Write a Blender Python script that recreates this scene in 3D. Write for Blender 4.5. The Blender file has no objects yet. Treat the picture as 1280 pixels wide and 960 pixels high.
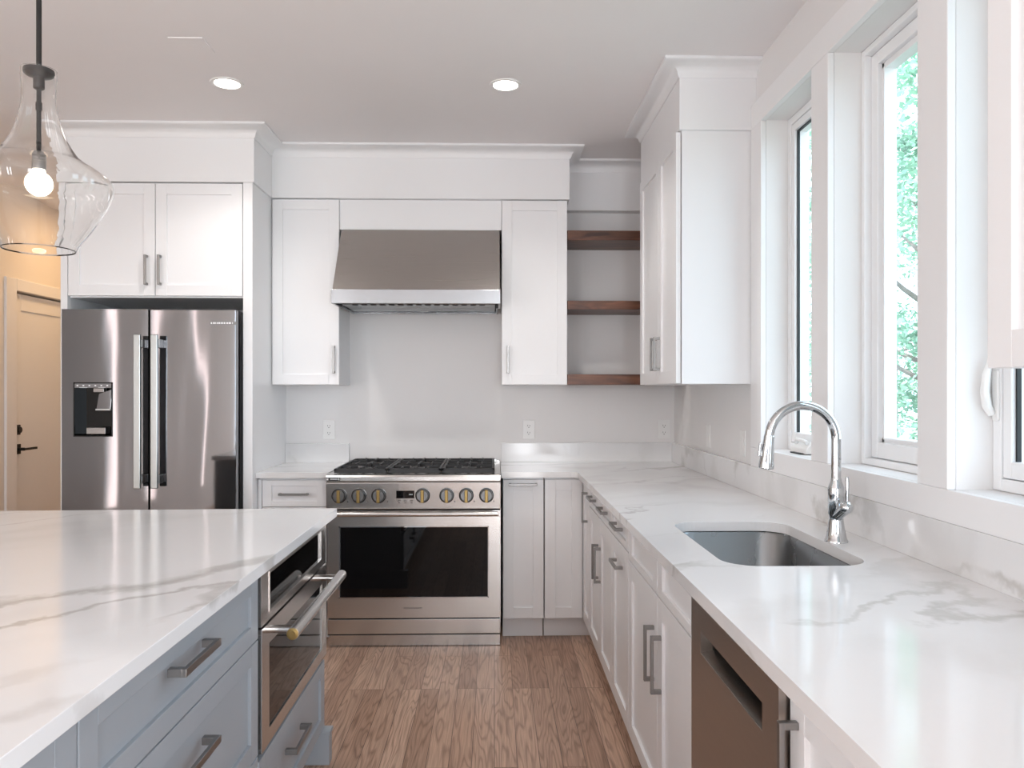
import bpy, bmesh, math, random
from mathutils import Vector, Matrix
S = bpy.context.scene
C = S.collection
PI = math.pi
rnd = random.Random(7)

# ------------------------------------------------------------------ camera, world, sun, large lights, exposure
cd = bpy.data.cameras.new('camera'); cam = bpy.data.objects.new('camera', cd); C.objects.link(cam)
cd.sensor_width = 36.0; cd.lens = 27.0; cd.shift_y = 9 / 1280; cd.clip_start = 0.05
cam.location = (0, 0, 1.335); cam.rotation_euler = (PI / 2, 0, -math.atan(22 / 960))
S.camera = cam

S.view_settings.view_transform = 'Standard'; S.view_settings.look = 'None'
S.view_settings.gamma = 1.0; S.view_settings.use_curve_mapping = False
S.view_settings.exposure = 0.0
S.cycles.max_bounces = 14; S.cycles.diffuse_bounces = 7; S.cycles.glossy_bounces = 6
S.cycles.transmission_bounces = 12; S.cycles.transparent_max_bounces = 16
S.cycles.sample_clamp_indirect = 6.0; S.cycles.caustics_reflective = False; S.cycles.caustics_refractive = False
S.cycles.use_denoising = True

w = bpy.data.worlds.new('daylight'); S.world = w; w.use_nodes = True
bg = w.node_tree.nodes['Background']; bg.inputs[0].default_value = (0.72, 0.86, 1.0, 1); bg.inputs[1].default_value = 4.8


def lamp(name, kind, loc, energy, color=(1, 1, 1), rot=(0, 0, 0), **kw):
    l = bpy.data.lights.new(name, kind); l.energy = energy; l.color = color
    for k, v in kw.items(): setattr(l, k, v)
    o = bpy.data.objects.new(name, l); o.location = loc; o.rotation_euler = rot; C.objects.link(o)
    return o


lamp('sun', 'SUN', (-6, 6, 12), 6.5, (1.0, 0.96, 0.88), (math.radians(8), math.radians(-40), 0), angle=0.02)
# added fill lamps out of view, set in made-up wall openings
FILL_COL = (1.0, 0.985, 0.99)
lamp('right_fill', 'AREA', (1.07, -1.85, 1.5), 66, (0.90, 0.95, 1.0), (0, PI / 2, 0), shape='RECTANGLE', size=1.6, size_y=2.1)
lamp('back_fill', 'AREA', (0.66, -3.16, 1.15), 56, FILL_COL, (PI / 2, 0, 0), shape='RECTANGLE', size=0.74, size_y=2.2)
lamp('left_fill', 'AREA', (-3.28, -2.72, 1.4), 50, FILL_COL, (0, -PI / 2, 0), shape='RECTANGLE', size=2.0, size_y=0.8)
for x in (-2.25, -1.90): lamp('back_streak_light', 'AREA', (x, -3.16, 1.25), 16, FILL_COL, (PI / 2, 0, 0), shape='RECTANGLE', size=0.16, size_y=1.9)  # added strip lamps for bright streaks in the range and hood steel
for y in (1.0, 0.42, -0.62): lamp('left_streak_light', 'AREA', (-3.28, y, 1.4), 4.5, (1.0, 0.80, 0.76), (0, -PI / 2, 0), shape='RECTANGLE', size=2.2, size_y=0.10)  # added strip lamps for pinkish streaks in the fridge doors

YW, CEIL, XW = 4.67, 2.71, 1.10


# ------------------------------------------------------------------ materials
def mat(name, col=(0.8, 0.8, 0.8), rough=0.5, metal=0.0, **kw):
    m = bpy.data.materials.new(name); m.use_nodes = True
    b = m.node_tree.nodes['Principled BSDF']
    b.inputs['Base Color'].default_value = (*col, 1); b.inputs['Roughness'].default_value = rough
    b.inputs['Metallic'].default_value = metal
    for k, v in kw.items(): b.inputs[k].default_value = v
    return m


def nd(m, t, **kw):
    n = m.node_tree.nodes.new(t)
    for k, v in kw.items(): setattr(n, k, v)
    return n


def lk(m, a, b): m.node_tree.links.new(a, b)


def bsdf(m): return m.node_tree.nodes['Principled BSDF']


def pos(m, scale=(1, 1, 1), rot=(0, 0, 0), src='Position'):
    g = nd(m, 'ShaderNodeNewGeometry'); mp = nd(m, 'ShaderNodeMapping')
    mp.inputs['Scale'].default_value = scale; mp.inputs['Rotation'].default_value = rot
    lk(m, g.outputs[src], mp.inputs['Vector'])
    return mp.outputs['Vector']


def paint(name, col, rough, var=0.02, bump=0.0):
    m = mat(name, col, rough)
    n = nd(m, 'ShaderNodeTexNoise'); n.inputs['Scale'].default_value = 2.3; n.inputs['Detail'].default_value = 4
    lk(m, pos(m), n.inputs['Vector'])
    r = nd(m, 'ShaderNodeValToRGB')
    r.color_ramp.elements[0].position = 0.3; r.color_ramp.elements[1].position = 0.7
    r.color_ramp.elements[0].color = (*[c * (1 - var) for c in col], 1); r.color_ramp.elements[1].color = (*[min(1, c * (1 + var)) for c in col], 1)
    lk(m, n.outputs['Fac'], r.inputs['Fac']); lk(m, r.outputs['Color'], bsdf(m).inputs['Base Color'])
    if bump:
        n2 = nd(m, 'ShaderNodeTexNoise'); n2.inputs['Scale'].default_value = 260
        lk(m, pos(m), n2.inputs['Vector'])
        b = nd(m, 'ShaderNodeBump'); b.inputs['Strength'].default_value = bump; b.inputs['Distance'].default_value = 0.001
        lk(m, n2.outputs['Fac'], b.inputs['Height']); lk(m, b.outputs['Normal'], bsdf(m).inputs['Normal'])
    return m


M = {}
M['wall'] = paint('wall_paint', (0.80, 0.79, 0.785), 0.75, 0.01, 0.05)
M['ceiling'] = paint('ceiling_paint', (0.84, 0.82, 0.82), 0.85, 0.01, 0.05)
M['trim'] = paint('trim_paint', (0.84, 0.84, 0.845), 0.38, 0.008)
M['white'] = paint('white_cabinet_lacquer', (0.82, 0.825, 0.835), 0.32, 0.006)
M['grey'] = paint('grey_blue_cabinet_lacquer', (0.315, 0.343, 0.372), 0.36, 0.012)
M['rear_dimmed'] = paint('dimmed_rear_wall_paint', (0.40, 0.41, 0.42), 0.8, 0.01)  # unseen rear wall toned dark to dim its reflection in the steel
M['hall'] = paint('hall_paint', (0.78, 0.735, 0.68), 0.8, 0.01)
M['plastic'] = paint('white_plastic', (0.83, 0.83, 0.82), 0.35, 0.004)
M['vinyl'] = paint('white_window_vinyl', (0.85, 0.86, 0.87), 0.35, 0.004)
M['black'] = mat('black_metal', (0.012, 0.012, 0.013), 0.42, 0.3)
M['iron'] = mat('cast_iron', (0.022, 0.022, 0.023), 0.5, 0.2)
M['dark'] = mat('dark_void', (0.006, 0.006, 0.007), 0.7)
M['gasket'] = mat('black_rubber', (0.01, 0.012, 0.014), 0.5)
M['glassblack'] = mat('black_oven_glass', (0.003, 0.003, 0.0035), 0.03, 0.0, **{'Specular IOR Level': 0.36})
M['brass'] = mat('brushed_brass', (0.31, 0.215, 0.085), 0.36, 1.0)
M['chrome'] = mat('chrome', (0.60, 0.62, 0.635), 0.05, 1.0)
M['nickel'] = mat('brushed_nickel', (0.29, 0.285, 0.28), 0.34, 1.0)
M['knob'] = mat('dark_grey_knob_metal', (0.17, 0.17, 0.17), 0.35, 1.0)
M['print'] = mat('dark_print', (0.05, 0.05, 0.055), 0.6)
M['whiteprint'] = mat('pale_print', (0.75, 0.77, 0.78), 0.5)
M['rod'] = mat('dark_bronze_rod', (0.03, 0.028, 0.027), 0.4, 0.6)


def steel(name, col, rough, scale, axis, wav=0.0, bump=0.012):
    """brushed metal: fine grain streaks along one axis, and an optional slow dent-like waviness"""
    m = mat(name, col, rough, 1.0)
    n = nd(m, 'ShaderNodeTexNoise'); n.inputs['Scale'].default_value = 1; n.inputs['Detail'].default_value = 3
    lk(m, pos(m, scale), n.inputs['Vector'])
    mr = nd(m, 'ShaderNodeMapRange'); mr.inputs['To Min'].default_value = rough * 0.85; mr.inputs['To Max'].default_value = rough * 1.15
    lk(m, n.outputs['Fac'], mr.inputs['Value']); lk(m, mr.outputs['Result'], bsdf(m).inputs['Roughness'])
    b = nd(m, 'ShaderNodeBump'); b.inputs['Strength'].default_value = bump; b.inputs['Distance'].default_value = 0.002
    lk(m, n.outputs['Fac'], b.inputs['Height'])
    last = b
    if wav:
        n2 = nd(m, 'ShaderNodeTexNoise'); n2.inputs['Scale'].default_value = 1.0; n2.inputs['Detail'].default_value = 1.5
        lk(m, pos(m, axis), n2.inputs['Vector'])
        b2 = nd(m, 'ShaderNodeBump'); b2.inputs['Strength'].default_value = 1.0; b2.inputs['Distance'].default_value = wav
        lk(m, n2.outputs['Fac'], b2.inputs['Height']); lk(m, b.outputs['Normal'], b2.inputs['Normal']); last = b2
    lk(m, last.outputs['Normal'], bsdf(m).inputs['Normal'])
    return m


M['steel'] = steel('stainless_steel', (0.60, 0.585, 0.57), 0.24, (3, 3, 420), (2, 2, 2), 0.004)
M['hoodsteel'] = steel('hood_stainless_steel', (0.50, 0.47, 0.44), 0.26, (3, 3, 420), (2, 2, 2), 0.002)
M['lipsteel_dimmed'] = steel('dimmed_hood_lip_steel', (0.36, 0.365, 0.375), 0.24, (3, 3, 420), (2, 2, 2), 0.001)  # darker copy of hood steel; too-bright ceiling reflection damped in its colour
M['fridge'] = steel('fridge_stainless_steel', (0.205, 0.205, 0.215), 0.055, (500, 500, 4), (2.6, 2.6, 0.5), 0.010, 0.003)
M['fridgehandle'] = mat('satin_aluminium', (0.40, 0.425, 0.425), 0.34, 1.0)
M['dwsteel'] = steel('dishwasher_stainless_steel', (0.40, 0.355, 0.32), 0.30, (3, 3, 300), (2, 2, 2), 0.001)
M['sink'] = steel('sink_stainless_steel', (0.25, 0.262, 0.27), 0.27, (6, 6, 6), (2, 2, 2), 0.0)
M['fridgeside'] = mat('grey_fridge_side', (0.20, 0.20, 0.205), 0.4, 0.4)


def quartz(name, rot, dark):
    m = mat(name, (0.84, 0.84, 0.84), 0.10)
    v = pos(m, (1, 1, 1), rot)
    d = nd(m, 'ShaderNodeTexNoise'); d.inputs['Scale'].default_value = 2.2; d.inputs['Detail'].default_value = 6; d.inputs['Roughness'].default_value = 0.6
    lk(m, v, d.inputs['Vector'])
    mx = nd(m, 'ShaderNodeVectorMath', operation='MULTIPLY_ADD'); mx.inputs[1].default_value = (0.30, 0.30, 0.30) if 'island' in name else (0.5, 0.5, 0.5)
    lk(m, d.outputs['Color'], mx.inputs[0]); lk(m, v, mx.inputs[2])

    def vein(scale, width, seed):
        mp = nd(m, 'ShaderNodeMapping'); mp.inputs['Scale'].default_value = scale; mp.inputs['Location'].default_value = (seed, seed * 1.7, seed * .6)
        lk(m, mx.outputs[0], mp.inputs['Vector'])
        n = nd(m, 'ShaderNodeTexNoise'); n.inputs['Scale'].default_value = 1; n.inputs['Detail'].default_value = 2
        lk(m, mp.outputs[0], n.inputs['Vector'])
        s = nd(m, 'ShaderNodeMath', operation='SUBTRACT'); s.inputs[1].default_value = 0.5; lk(m, n.outputs['Fac'], s.inputs[0])
        a = nd(m, 'ShaderNodeMath', operation='ABSOLUTE'); lk(m, s.outputs[0], a.inputs[0])
        r = nd(m, 'ShaderNodeMapRange'); r.inputs['From Min'].default_value = 0; r.inputs['From Max'].default_value = width
        r.inputs['To Min'].default_value = 1; r.inputs['To Max'].default_value = 0; r.interpolation_type = 'SMOOTHSTEP'
        lk(m, a.outputs[0], r.inputs['Value'])
        k = nd(m, 'ShaderNodeTexNoise'); k.inputs['Scale'].default_value = 2.1; lk(m, mp.outputs[0], k.inputs['Vector'])
        kr = nd(m, 'ShaderNodeMapRange'); kr.inputs['From Min'].default_value = 0.40; kr.inputs['From Max'].default_value = 0.60
        lk(m, k.outputs['Fac'], kr.inputs['Value'])
        p = nd(m, 'ShaderNodeMath', operation='MULTIPLY'); lk(m, r.outputs[0], p.inputs[0]); lk(m, kr.outputs[0], p.inputs[1])
        return p.outputs[0]
    v1 = vein((0.30, 2.3, 1.2) if 'island' in name else (0.5, 1.9, 1.2), 0.018 if 'island' in name else 0.026, 3.1); v2 = vein((0.9, 1.6, 1.0), 0.085, 9.4)
    h = nd(m, 'ShaderNodeMath', operation='MULTIPLY'); h.inputs[1].default_value = 0.20 if 'island' in name else 0.36; lk(m, v2, h.inputs[0])
    mxm = nd(m, 'ShaderNodeMath', operation='MAXIMUM'); lk(m, v1, mxm.inputs[0]); lk(m, h.outputs[0], mxm.inputs[1])
    r = nd(m, 'ShaderNodeValToRGB'); r.color_ramp.elements[0].color = (0.765, 0.765, 0.768, 1); r.color_ramp.elements[1].color = (*dark, 1)
    lk(m, mxm.outputs[0], r.inputs['Fac']); lk(m, r.outputs['Color'], bsdf(m).inputs['Base Color'])
    return m


M['quartz'] = quartz('veined_white_quartz', (0, 0, math.radians(-35)), (0.56, 0.55, 0.535))
M['quartz_island'] = quartz('veined_white_quartz_island', (0, 0, math.radians(-50)), (0.52, 0.505, 0.49))


def floor_mat():
    m = mat('oak_floor', (0.3, 0.2, 0.14), 0.36)
    v = pos(m, (1, 1, 1), (0, 0, PI / 2))
    br = nd(m, 'ShaderNodeTexBrick'); br.offset = 0.37; br.offset_frequency = 3; br.squash = 1
    br.inputs['Color1'].default_value = (0, 0, 0, 1); br.inputs['Color2'].default_value = (1, 1, 1, 1); br.inputs['Mortar'].default_value = (0.5, 0.5, 0.5, 1)
    br.inputs['Scale'].default_value = 1; br.inputs['Mortar Size'].default_value = 0.0011; br.inputs['Mortar Smooth'].default_value = 0.3
    br.inputs['Brick Width'].default_value = 1.15; br.inputs['Row Height'].default_value = 0.082; br.inputs['Bias'].default_value = 0
    lk(m, v, br.inputs['Vector'])
    off = nd(m, 'ShaderNodeVectorMath', operation='MULTIPLY_ADD'); off.inputs[1].default_value = (13, 7, 5)
    g = nd(m, 'ShaderNodeNewGeometry'); lk(m, br.outputs['Color'], off.inputs[0]); lk(m, g.outputs['Position'], off.inputs[2])
    mp = nd(m, 'ShaderNodeMapping'); mp.inputs['Scale'].default_value = (7.5, 0.75, 1); lk(m, off.outputs[0], mp.inputs['Vector'])
    n = nd(m, 'ShaderNodeTexNoise'); n.inputs['Scale'].default_value = 1.3; n.inputs['Detail'].default_value = 2.0; n.inputs['Distortion'].default_value = 0.25
    lk(m, mp.outputs[0], n.inputs['Vector'])
    k = nd(m, 'ShaderNodeMath', operation='MULTIPLY'); k.inputs[1].default_value = 17; lk(m, n.outputs['Fac'], k.inputs[0])
    fr = nd(m, 'ShaderNodeMath', operation='PINGPONG'); fr.inputs[1].default_value = 0.5; lk(m, k.outputs[0], fr.inputs[0])
    rings = nd(m, 'ShaderNodeMapRange'); rings.inputs['From Min'].default_value = 0; rings.inputs['From Max'].default_value = 0.26
    rings.inputs['To Min'].default_value = 0; rings.inputs['To Max'].default_value = 1; lk(m, fr.outputs[0], rings.inputs['Value'])
    mp2 = nd(m, 'ShaderNodeMapping'); mp2.inputs['Scale'].default_value = (210, 6, 1); lk(m, off.outputs[0], mp2.inputs['Vector'])
    n2 = nd(m, 'ShaderNodeTexNoise'); n2.inputs['Scale'].default_value = 1; n2.inputs['Detail'].default_value = 3; lk(m, mp2.outputs[0], n2.inputs['Vector'])
    base = nd(m, 'ShaderNodeValToRGB'); e = base.color_ramp.elements
    e[0].color = (0.38, 0.235, 0.165, 1); e[1].color = (0.57, 0.39, 0.29, 1)
    lk(m, br.outputs['Color'], base.inputs['Fac'])
    mul1 = nd(m, 'ShaderNodeMix', data_type='RGBA', blend_type='MULTIPLY'); mul1.inputs[0].default_value = 1
    rr = nd(m, 'ShaderNodeValToRGB'); rr.color_ramp.elements[0].color = (0.68, 0.64, 0.61, 1); rr.color_ramp.elements[1].color = (1.06, 1.06, 1.06, 1)
    lk(m, rings.outputs[0], rr.inputs['Fac']); lk(m, base.outputs['Color'], mul1.inputs[6]); lk(m, rr.outputs['Color'], mul1.inputs[7])
    mul2 = nd(m, 'ShaderNodeMix', data_type='RGBA', blend_type='MULTIPLY'); mul2.inputs[0].default_value = 1
    r3 = nd(m, 'ShaderNodeValToRGB'); r3.color_ramp.elements[0].color = (0.74, 0.72, 0.71, 1); r3.color_ramp.elements[1].color = (1.12, 1.12, 1.12, 1)
    r3.color_ramp.elements[0].position = 0.3; r3.color_ramp.elements[1].position = 0.7
    lk(m, n2.outputs['Fac'], r3.inputs['Fac']); lk(m, mul1.outputs[2], mul2.inputs[6]); lk(m, r3.outputs['Color'], mul2.inputs[7])
    mo = nd(m, 'ShaderNodeMix', data_type='RGBA'); mo.inputs[7].default_value = (0.07, 0.04, 0.028, 1)
    lk(m, br.outputs['Fac'], mo.inputs[0]); lk(m, mul2.outputs[2], mo.inputs[6]); lk(m, mo.outputs[2], bsdf(m).inputs['Base Color'])
    b = nd(m, 'ShaderNodeBump'); b.inputs['Strength'].default_value = 0.15; b.inputs['Distance'].default_value = 0.002
    lk(m, n2.outputs['Fac'], b.inputs['Height']); lk(m, b.outputs['Normal'], bsdf(m).inputs['Normal'])
    return m


M['floor'] = floor_mat()


def walnut_mat():
    m = mat('walnut', (0.1, 0.04, 0.025), 0.38)
    n = nd(m, 'ShaderNodeTexNoise'); n.inputs['Scale'].default_value = 1; n.inputs['Detail'].default_value = 5; n.inputs['Distortion'].default_value = 1.2
    lk(m, pos(m, (3.2, 26, 26)), n.inputs['Vector'])
    r = nd(m, 'ShaderNodeValToRGB'); e = r.color_ramp.elements
    e[0].position = 0.32; e[0].color = (0.045, 0.017, 0.011, 1); e[1].position = 0.72; e[1].color = (0.215, 0.088, 0.046, 1)
    lk(m, n.outputs['Fac'], r.inputs['Fac']); lk(m, r.outputs['Color'], bsdf(m).inputs['Base Color'])
    return m


M['walnut'] = walnut_mat()


def pane_mat():
    m = bpy.data.materials.new('window_glass'); m.use_nodes = True; t = m.node_tree; t.nodes.clear()
    o = nd(m, 'ShaderNodeOutputMaterial'); mx = nd(m, 'ShaderNodeMixShader'); fr = nd(m, 'ShaderNodeFresnel'); fr.inputs[0].default_value = 1.45
    gg = nd(m, 'ShaderNodeNewGeometry'); io = nd(m, 'ShaderNodeMapRange'); io.inputs['To Min'].default_value = 1.45; io.inputs['To Max'].default_value = 1 / 1.45
    lk(m, gg.outputs['Backfacing'], io.inputs['Value']); lk(m, io.outputs[0], fr.inputs[0])   # same reflectance on both faces of the pane
    tr = nd(m, 'ShaderNodeBsdfTransparent'); tr.inputs[0].default_value = (0.965, 0.985, 0.985, 1)
    gl = nd(m, 'ShaderNodeBsdfGlossy'); gl.inputs['Roughness'].default_value = 0.01
    lk(m, fr.outputs[0], mx.inputs[0]); lk(m, tr.outputs[0], mx.inputs[1]); lk(m, gl.outputs[0], mx.inputs[2]); lk(m, mx.outputs[0], o.inputs[0])
    return m


M['pane'] = pane_mat()
M['clearglass'] = mat('clear_blown_glass', (0.985, 0.985, 0.98), 0.0, 0.0, **{'Transmission Weight': 1.0, 'IOR': 1.45})


def emit_mat(name, col, s):
    m = mat(name, col, 0.4)
    bsdf(m).inputs['Emission Color'].default_value = (*col, 1); bsdf(m).inputs['Emission Strength'].default_value = s
    return m


M['led'] = emit_mat('lit_led_lens', (1, 0.93, 0.86), 9)
M['bulb'] = emit_mat('lit_bulb', (1, 0.86, 0.66), 7)
M['display'] = emit_mat('display_digits', (0.35, 0.4, 0.42), 0.25)


def leaf_mat():
    m = mat('leaf', (0.2, 0.4, 0.2), 0.5)
    n = nd(m, 'ShaderNodeTexNoise'); n.inputs['Scale'].default_value = 1.7; lk(m, pos(m), n.inputs['Vector'])
    r = nd(m, 'ShaderNodeValToRGB'); e = r.color_ramp.elements
    e[0].position = 0.3; e[0].color = (0.15, 0.33, 0.23, 1); e[1].position = 0.7; e[1].color = (0.40, 0.63, 0.46, 1)
    lk(m, n.outputs['Fac'], r.inputs['Fac']); lk(m, r.outputs['Color'], bsdf(m).inputs['Base Color'])
    bsdf(m).inputs['Transmission Weight'].default_value = 0.0
    return m


M['leaf'] = leaf_mat()
M['bark'] = paint('bark', (0.20, 0.17, 0.15), 0.9, 0.3)
M['lawn'] = paint('lawn', (0.22, 0.26, 0.21), 0.9, 0.3)


# ------------------------------------------------------------------ mesh helpers
def box(bm, x0, x1, y0, y1, z0, z1):
    v = [bm.verts.new((x, y, z)) for z in (z0, z1) for y in (y0, y1) for x in (x0, x1)]
    for f in ((0, 2, 3, 1), (4, 5, 7, 6), (0, 1, 5, 4), (2, 6, 7, 3), (0, 4, 6, 2), (1, 3, 7, 5)):
        bm.faces.new([v[i] for i in f])
    return v


def prism(bm, pts, axis, a, b):
    """polygon pts (2D) extruded along an axis from a to b; axis 0: pts=(y,z), 1: (x,z), 2: (x,y)"""
    def p3(p, t):
        return ((t, p[0], p[1]), (p[0], t, p[1]), (p[0], p[1], t))[axis]
    A = [bm.verts.new(p3(p, a)) for p in pts]; B = [bm.verts.new(p3(p, b)) for p in pts]
    n = len(pts)
    bm.faces.new(A); bm.faces.new(B[::-1])
    for i in range(n): bm.faces.new((A[i], B[i], B[(i + 1) % n], A[(i + 1) % n]))


def lathe(bm, prof, n=32, at=(0, 0, 0), close=False, mtx=None):
    """prof list of (r,z) around local z"""
    mtx = mtx or Matrix.Translation(at)
    rings = []
    for r, z in prof:
        if r < 1e-6: rings.append([bm.verts.new(mtx @ Vector((0, 0, z)))])
        else: rings.append([bm.verts.new(mtx @ Vector((r * math.cos(2 * PI * k / n), r * math.sin(2 * PI * k / n), z))) for k in range(n)])
    pairs = list(zip(rings, rings[1:])) + ([(rings[-1], rings[0])] if close else [])
    for a, b in pairs:
        for k in range(n):
            q = [a[k % len(a)], a[(k + 1) % n % len(a)], b[(k + 1) % n % len(b)], b[k % len(b)]]
            u = []
            for t in q:
                if t not in u: u.append(t)
            if len(u) > 2:
                try: bm.faces.new(u)
                except ValueError: pass


def tube(bm, pts, r, n=12, cap=True):
    pts = [Vector(p) for p in pts]; rs = r if isinstance(r, (list, tuple)) else [r] * len(pts)
    t0 = (pts[1] - pts[0]).normalized(); up = Vector((0, 0, 1)) if abs(t0.z) < 0.9 else Vector((1, 0, 0))
    u = t0.cross(up).normalized(); rings = []
    for i, p in enumerate(pts):
        t = (pts[min(i + 1, len(pts) - 1)] - pts[max(i - 1, 0)]).normalized()
        u = (u - t * u.dot(t)).normalized(); v = t.cross(u)
        rings.append([bm.verts.new(p + rs[i] * (math.cos(2 * PI * k / n) * u + math.sin(2 * PI * k / n) * v)) for k in range(n)])
    for a, b in zip(rings, rings[1:]):
        for k in range(n): bm.faces.new((a[k], a[(k + 1) % n], b[(k + 1) % n], b[k]))
    if cap: bm.faces.new(rings[0][::-1]); bm.faces.new(rings[-1])


def sweep(bm, path, prof):
    """profile (out,z) swept along an XY polyline with mitred corners; outward is to the right of travel"""
    P = [Vector(p) for p in path]; rows = []
    for i, p in enumerate(P):
        d0 = (P[i] - P[i - 1]).normalized() if i else None; d1 = (P[i + 1] - P[i]).normalized() if i < len(P) - 1 else None
        n0 = Vector((d0.y, -d0.x)) if d0 else None; n1 = Vector((d1.y, -d1.x)) if d1 else None
        if n0 is None: m = n1
        elif n1 is None: m = n0
        else:
            m = (n0 + n1); m = m / (1 + n0.dot(n1))
        rows.append([bm.verts.new((p.x + m.x * o, p.y + m.y * o, z)) for o, z in prof])
    n = len(prof)
    for a, b in zip(rows, rows[1:]):
        for k in range(n): bm.faces.new((a[k], a[(k + 1) % n], b[(k + 1) % n], b[k]))
    bm.faces.new(rows[0]); bm.faces.new(rows[-1][::-1])


def fillet(pts, radii, seg=8):
    out = []
    n = len(pts)
    for i, (p, r) in enumerate(zip(pts, radii)):
        p = Vector(p)
        if r <= 0: out.append(tuple(p)); continue
        a = (Vector(pts[i - 1]) - p).normalized(); b = (Vector(pts[(i + 1) % n]) - p).normalized()
        half = a.angle(b) / 2; L = r / math.tan(half); c = p + (a + b).normalized() * (r / math.sin(half))
        s = p + a * L - c; e = p + b * L - c
        a0 = math.atan2(s.y, s.x); da = math.atan2(e.y, e.x) - a0
        while da > PI: da -= 2 * PI
        while da < -PI: da += 2 * PI
        for k in range(seg + 1):
            t = a0 + da * k / seg; out.append((c.x + r * math.cos(t), c.y + r * math.sin(t)))
    return out


def plate(bm, outer, holes, z0, z1):
    """flat slab with an outline and holes (XY), from z0 to z1"""
    edges = []
    for lp in [outer] + holes:
        vs = [bm.verts.new((x, y, z0)) for x, y in lp]
        edges += [bm.edges.new((vs[i], vs[(i + 1) % len(vs)])) for i in range(len(vs))]
    r = bmesh.ops.triangle_fill(bm, edges=edges, use_beauty=True)
    fs = [f for f in r['geom'] if isinstance(f, bmesh.types.BMFace)]
    ex = bmesh.ops.extrude_face_region(bm, geom=fs)
    bmesh.ops.translate(bm, verts=[v for v in ex['geom'] if isinstance(v, bmesh.types.BMVert)], vec=(0, 0, z1 - z0))


def B(): return bmesh.new()


def obj(name, bm, m, parent=None, loc=(0, 0, 0), rotz=0.0, bevel=0.0, seg=2, smooth=False, rot=None):
    bmesh.ops.recalc_face_normals(bm, faces=bm.faces)
    me = bpy.data.meshes.new(name); bm.to_mesh(me); bm.free()
    me.materials.append(M[m] if isinstance(m, str) else m)
    if smooth:
        for p in me.polygons: p.use_smooth = True
        try: me.set_sharp_from_angle(angle=math.radians(38))
        except Exception: pass
    o = bpy.data.objects.new(name, me); C.objects.link(o); o.location = loc
    o.rotation_euler = rot if rot else (0, 0, rotz)
    if parent: o.parent = parent
    if bevel:
        b = o.modifiers.new('bevel', 'BEVEL'); b.width = bevel; b.segments = seg; b.limit_method = 'ANGLE'; b.angle_limit = math.radians(40)
    return o


def thing(name, label, cat, loc=(0, 0, 0), rotz=0.0, group=None):
    o = bpy.data.objects.new(name, None); o.empty_display_size = 0.05; C.objects.link(o)
    o.location = loc; o.rotation_euler = (0, 0, rotz)
    return tag(o, label, cat, group)


def tag(o, label, cat, group=None):
    o['label'] = label; o['category'] = cat
    if group: o['group'] = group
    return o


def struct(name, bm, m, parent=None, bevel=0.0, label=None, **kw):
    o = obj(name, bm, m, parent, bevel=bevel, **kw)
    if not parent: o['kind'] = 'structure'
    if label: o['label'] = label
    return o


def copy_tree(o, parent=None):
    c = o.copy(); C.objects.link(c); c.parent = parent
    for ch in list(o.children): copy_tree(ch, c)
    return c


# ------------------------------------------------------------------ room shell
b = B(); box(b, -3.31, 1.10, -3.2, 7.0, -0.1, 0); struct('floor', b, 'floor')
b = B(); box(b, -3.45, 1.35, -3.35, 7.12, CEIL, CEIL + 0.12); struct('ceiling', b, 'ceiling')
b = B(); box(b, -2.25, 1.10, YW, YW + 0.12, -0.1, CEIL); box(b, -2.25, -2.13, YW + 0.12, 7.0, -0.1, CEIL); struct('wall_back', b, 'wall')
b = B(); box(b, -3.31, -2.13, 7.0, 7.12, -0.1, CEIL); struct('wall_hall', b, 'hall')
# left wall with the hall door opening
DY0, DY1, DZ = 5.375, 6.22, 2.03
b = B()
ops = [(-3.12, -2.32, .4, 2.4), (-.695, -.545, .3, 2.5), (.345, .495, .3, 2.5), (.925, 1.075, .3, 2.5)]  # made-up openings for the left fill and streak lamps
y = -3.35
for y0, y1, z0, z1 in ops:
    box(b, -3.45, -3.31, y, y0, -0.1, CEIL); box(b, -3.45, -3.31, y0, y1, -0.1, z0); box(b, -3.45, -3.31, y0, y1, z1, CEIL); y = y1
box(b, -3.45, -3.31, y, DY0, -0.1, CEIL); box(b, -3.45, -3.31, DY1, 7.12, -0.1, CEIL); box(b, -3.45, -3.31, DY0, DY1, DZ, CEIL)
box(b, -3.45, -3.40, DY0, DY1, -0.1, DZ)
struct('wall_left', b, 'hall')
# wall behind the camera, with openings added for the fill and streak lamps
b = B()
for x0, x1 in ((-3.31, -2.33), (-2.17, -1.98), (-1.82, .29), (1.03, 1.26)): box(b, x0, x1, -3.35, -3.2, -0.1, CEIL)
for x0, x1 in ((-2.33, -2.17), (-1.98, -1.82), (.29, 1.03)): box(b, x0, x1, -3.35, -3.2, 2.35, CEIL); box(b, x0, x1, -3.35, -3.2, -0.1, 0.15)
struct('wall_front', b, 'rear_dimmed')
# right wall with three tall openings
WIN = [(2.592, 3.085), (1.936, 2.462), (1.282, 1.805)]
Z0, Z1 = 1.10, 2.432
b = B()
XO = 1.26
box(b, XW, XO, -3.2, YW + 0.12, -0.1, .7); box(b, XW, XO, -3.2, YW + 0.12, Z1, CEIL)
box(b, XW, XO, -3.2, -2.9, .7, Z1); box(b, XW, XO, -2.9, -.8, 2.3, Z1); box(b, XW, XO, -.8, YW + 0.12, .7, Z0)  # opening behind the camera added for the right fill lamp
for y0, y1 in ((-.8, 1.282), (1.805, 1.936), (2.462, 2.592), (3.085, YW + 0.12)): box(b, XW, XO, y0, y1, Z0, Z1)
struct('wall_right', b, 'wall')
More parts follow.
